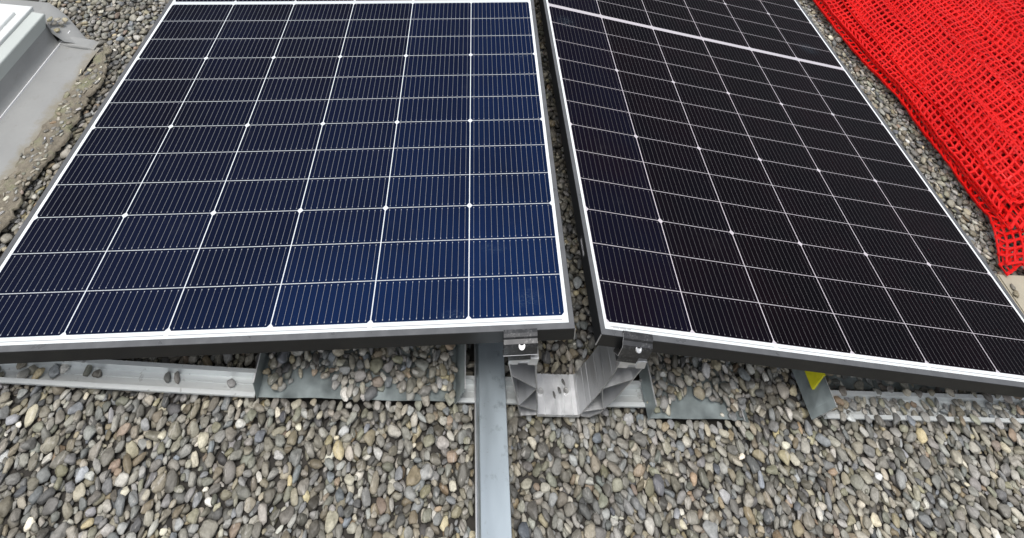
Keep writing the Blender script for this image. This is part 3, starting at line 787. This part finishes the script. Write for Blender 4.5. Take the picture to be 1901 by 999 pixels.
    for k in range(260): add(random.uniform(.17, .44), random.uniform(-.042, -.023), random.uniform(.007, .012), random.uniform(.005, .008), random.uniform(0, 3), random.uniform(-.276, -.268))
    for k in range(26): add(random.uniform(-1.482, -1.432), random.uniform(.808, .862), random.uniform(.009, .013), random.uniform(.007, .009), random.uniform(0, 3), random.uniform(-.240, -.232))
    for k in range(420):
        yy = random.uniform(-.4, .76); add(random.triangular(-1.305, -1.240, -1.242), yy, random.uniform(.002, .010), random.uniform(.0018, .007), random.uniform(0, 3), -.262)
    for k in range(300): add(random.choice((bX0 - .011, bX1 + .011)) + random.uniform(-.004, .004), random.uniform(-.60, -.01), random.uniform(.006, .011), random.uniform(.004, .007), random.uniform(1.1, 2.0), random.uniform(-.284, -.274))
    # stones leaning on the rail and tray lips
    for k in range(46):
        xx = random.uniform(.62, 1.4); add(xx, random.choice((-.013, .034)) + random.uniform(-.004, .004), random.uniform(.008, .013), random.uniform(.006, .009), random.uniform(0, 3), random.uniform(-.266, -.260))
    for k in range(30): add(random.uniform(-.455, -.215), random.uniform(-.010, .004), random.uniform(.009, .015), random.uniform(.007, .010), random.uniform(.8, 2.2), random.uniform(-.261, -.254))
    for k in range(10): add(random.uniform(.33, .42), random.uniform(-.030, -.012), random.uniform(.009, .013), random.uniform(.007, .010), random.uniform(.8, 2.2), random.uniform(-.262, -.256))
    for k in range(12):
        xx = random.uniform(-.50, -.23); add(xx, random.uniform(-.006, .006), random.uniform(.009, .014), random.uniform(.007, .010), random.uniform(1, 2), random.uniform(-.259, -.254))
    Pn = np.concatenate([Pn, np.array(ex)])
    n = len(Pn); print('pebbles', n)
    # colours
    pal = np.array([(.215, .205, .180), (.165, .158, .140), (.26, .245, .21), (.115, .112, .105), (.205, .175, .125), (.34, .33, .29), (.50, .485, .43), (.075, .073, .07), (.19, .19, .145), (.25, .185, .13), (.17, .18, .185), (.35, .31, .20), (.30, .29, .27)])
    pw = np.array([20, 16, 14, 9, 7, 8, 3.2, 3, 7, 2, 7, 2, 8.]); pw /= pw.sum()
    pal = pal * .80 + pal.mean(1, keepdims=True) * .20
    c = pal[rng.choice(len(pal), n, p=pw)] * np.array([1.07, 1.06, 1.01]) * rng.lognormal(-.03, .22, (n, 1)) * (1 + rng.normal(0, .045, (n, 1)) * np.array([[1., .35, -1.2]]) + rng.normal(0, .012, (n, 3)))
    c[np.abs(Pn[:, 5] - .0012) < 1e-6] = (.09, .09, .088)
    near = (Pn[:, 1] < .10) & (Pn[:, 7] == 1)
    V, FF, CC = [], [], []
    base = 0
    yaw = Pn[:, 6]
    tx = rng.normal(0, .16, n) - Pn[:, 8]; ty = rng.normal(0, .16, n) + Pn[:, 9]
    big = rng.random(n)
    steep = (big < .10) & (Pn[:, 7] == 1); tx = tx + np.where(steep, rng.uniform(-.7, .7, n), 0)
    tx = np.where(Pn[:, 5] < .004, 0, tx); ty = np.where(Pn[:, 5] < .004, 0, ty)
    for lod, sel in ((3, near), (2, ~near)):
        shp = pebble_shapes(lod, 14 if lod == 3 else 14)
        idx = np.nonzero(sel)[0]; which = rng.integers(0, len(shp), len(idx))
        for k, (vs, fs) in enumerate(shp):
            I = idx[which == k]
            if not len(I): continue
            s = Pn[I][:, 3:6][:, None, :] * vs[None]
            # tilt about local y (tx) and local x (ty), then yaw
            cx_, sx_ = np.cos(tx[I])[:, None], np.sin(tx[I])[:, None]; X_, Y_, Z_ = s[..., 0], s[..., 1], s[..., 2]
            X_, Z_ = X_ * cx_ + Z_ * sx_, -X_ * sx_ + Z_ * cx_
            cy_, sy_ = np.cos(ty[I])[:, None], np.sin(ty[I])[:, None]
            Y_, Z_ = Y_ * cy_ - Z_ * sy_, Y_ * sy_ + Z_ * cy_
            cz_, sz_ = np.cos(yaw[I])[:, None], np.sin(yaw[I])[:, None]
            X_, Y_ = X_ * cz_ - Y_ * sz_, X_ * sz_ + Y_ * cz_
            P3 = np.stack([X_ + Pn[I][:, 0:1], Y_ + Pn[I][:, 1:2], Z_ + Pn[I][:, 2:3]], -1).reshape(-1, 3)
            m_ = len(I); nv = len(vs)
            V.append(P3.astype(np.float32)); FF.append((fs[None] + (np.arange(m_) * nv)[:, None, None] + base).reshape(-1, 3))
            cc = np.ones((m_ * nv, 4), np.float32); cc[:, :3] = np.repeat(c[I], nv, 0); CC.append(cc)
            base += m_ * nv
    V = np.concatenate(V); FF = np.concatenate(FF).astype(np.int32); CC = np.concatenate(CC)
    me = bpy.data.meshes.new('gravel')
    me.vertices.add(len(V)); me.vertices.foreach_set('co', V.ravel())
    me.loops.add(FF.size); me.loops.foreach_set('vertex_index', FF.ravel())
    me.polygons.add(len(FF)); me.polygons.foreach_set('loop_start', np.arange(0, FF.size, 3, dtype=np.int32))
    me.polygons.foreach_set('use_smooth', np.ones(len(FF), bool))
    me.update(calc_edges=True)
    at = me.attributes.new('pebble_colour', 'FLOAT_COLOR', 'POINT'); at.data.foreach_set('color', CC.ravel())
    me.materials.append(M_PEB)
    o = bpy.data.objects.new('gravel', me); COL.objects.link(o); o.location = (0, 0, ZUP)
    tag(o, 'rounded grey and beige river pebbles covering the flat roof', 'gravel', kind='stuff')
soup()

# ------------------------------------------------------------------ light
w = bpy.data.worlds.new('World'); scene.world = w; w.use_nodes = True
nt = w.node_tree; bg = nt.nodes['Background']
sky = nt.nodes.new('ShaderNodeTexSky'); sky.sky_type = 'NISHITA'; sky.sun_disc = False
SEL, SAZ = 72, -140     # elevation; azimuth clockwise from +Y
sky.sun_elevation = math.radians(SEL); sky.sun_rotation = math.radians(SAZ); sky.dust_density = 4; sky.air_density = 1.2
hs = nt.nodes.new('ShaderNodeHueSaturation'); hs.inputs['Saturation'].default_value = .35
nt.links.new(sky.outputs[0], hs.inputs['Color']); nt.links.new(hs.outputs[0], bg.inputs['Color'])
bg.inputs['Strength'].default_value = .15
sun = bpy.data.lights.new('sun', 'SUN'); so_ = bpy.data.objects.new('sun', sun); COL.objects.link(so_)
sun.energy = 1.5; sun.angle = math.radians(16); sun.color = (1, .97, .93)
az, el = math.radians(SAZ), math.radians(SEL)
d = Vector((math.sin(az) * math.cos(el), math.cos(az) * math.cos(el), math.sin(el)))
so_.rotation_euler = d.to_track_quat('Z', 'Y').to_euler(); so_.location = (0, 0, 6)
scene.view_settings.view_transform = 'Standard'; scene.view_settings.look = 'None'
scene.view_settings.exposure = .40; scene.view_settings.gamma = 1
scene.cycles.max_bounces = 6; scene.cycles.diffuse_bounces = 3; scene.cycles.glossy_bounces = 3
scene.cycles.use_denoising = True
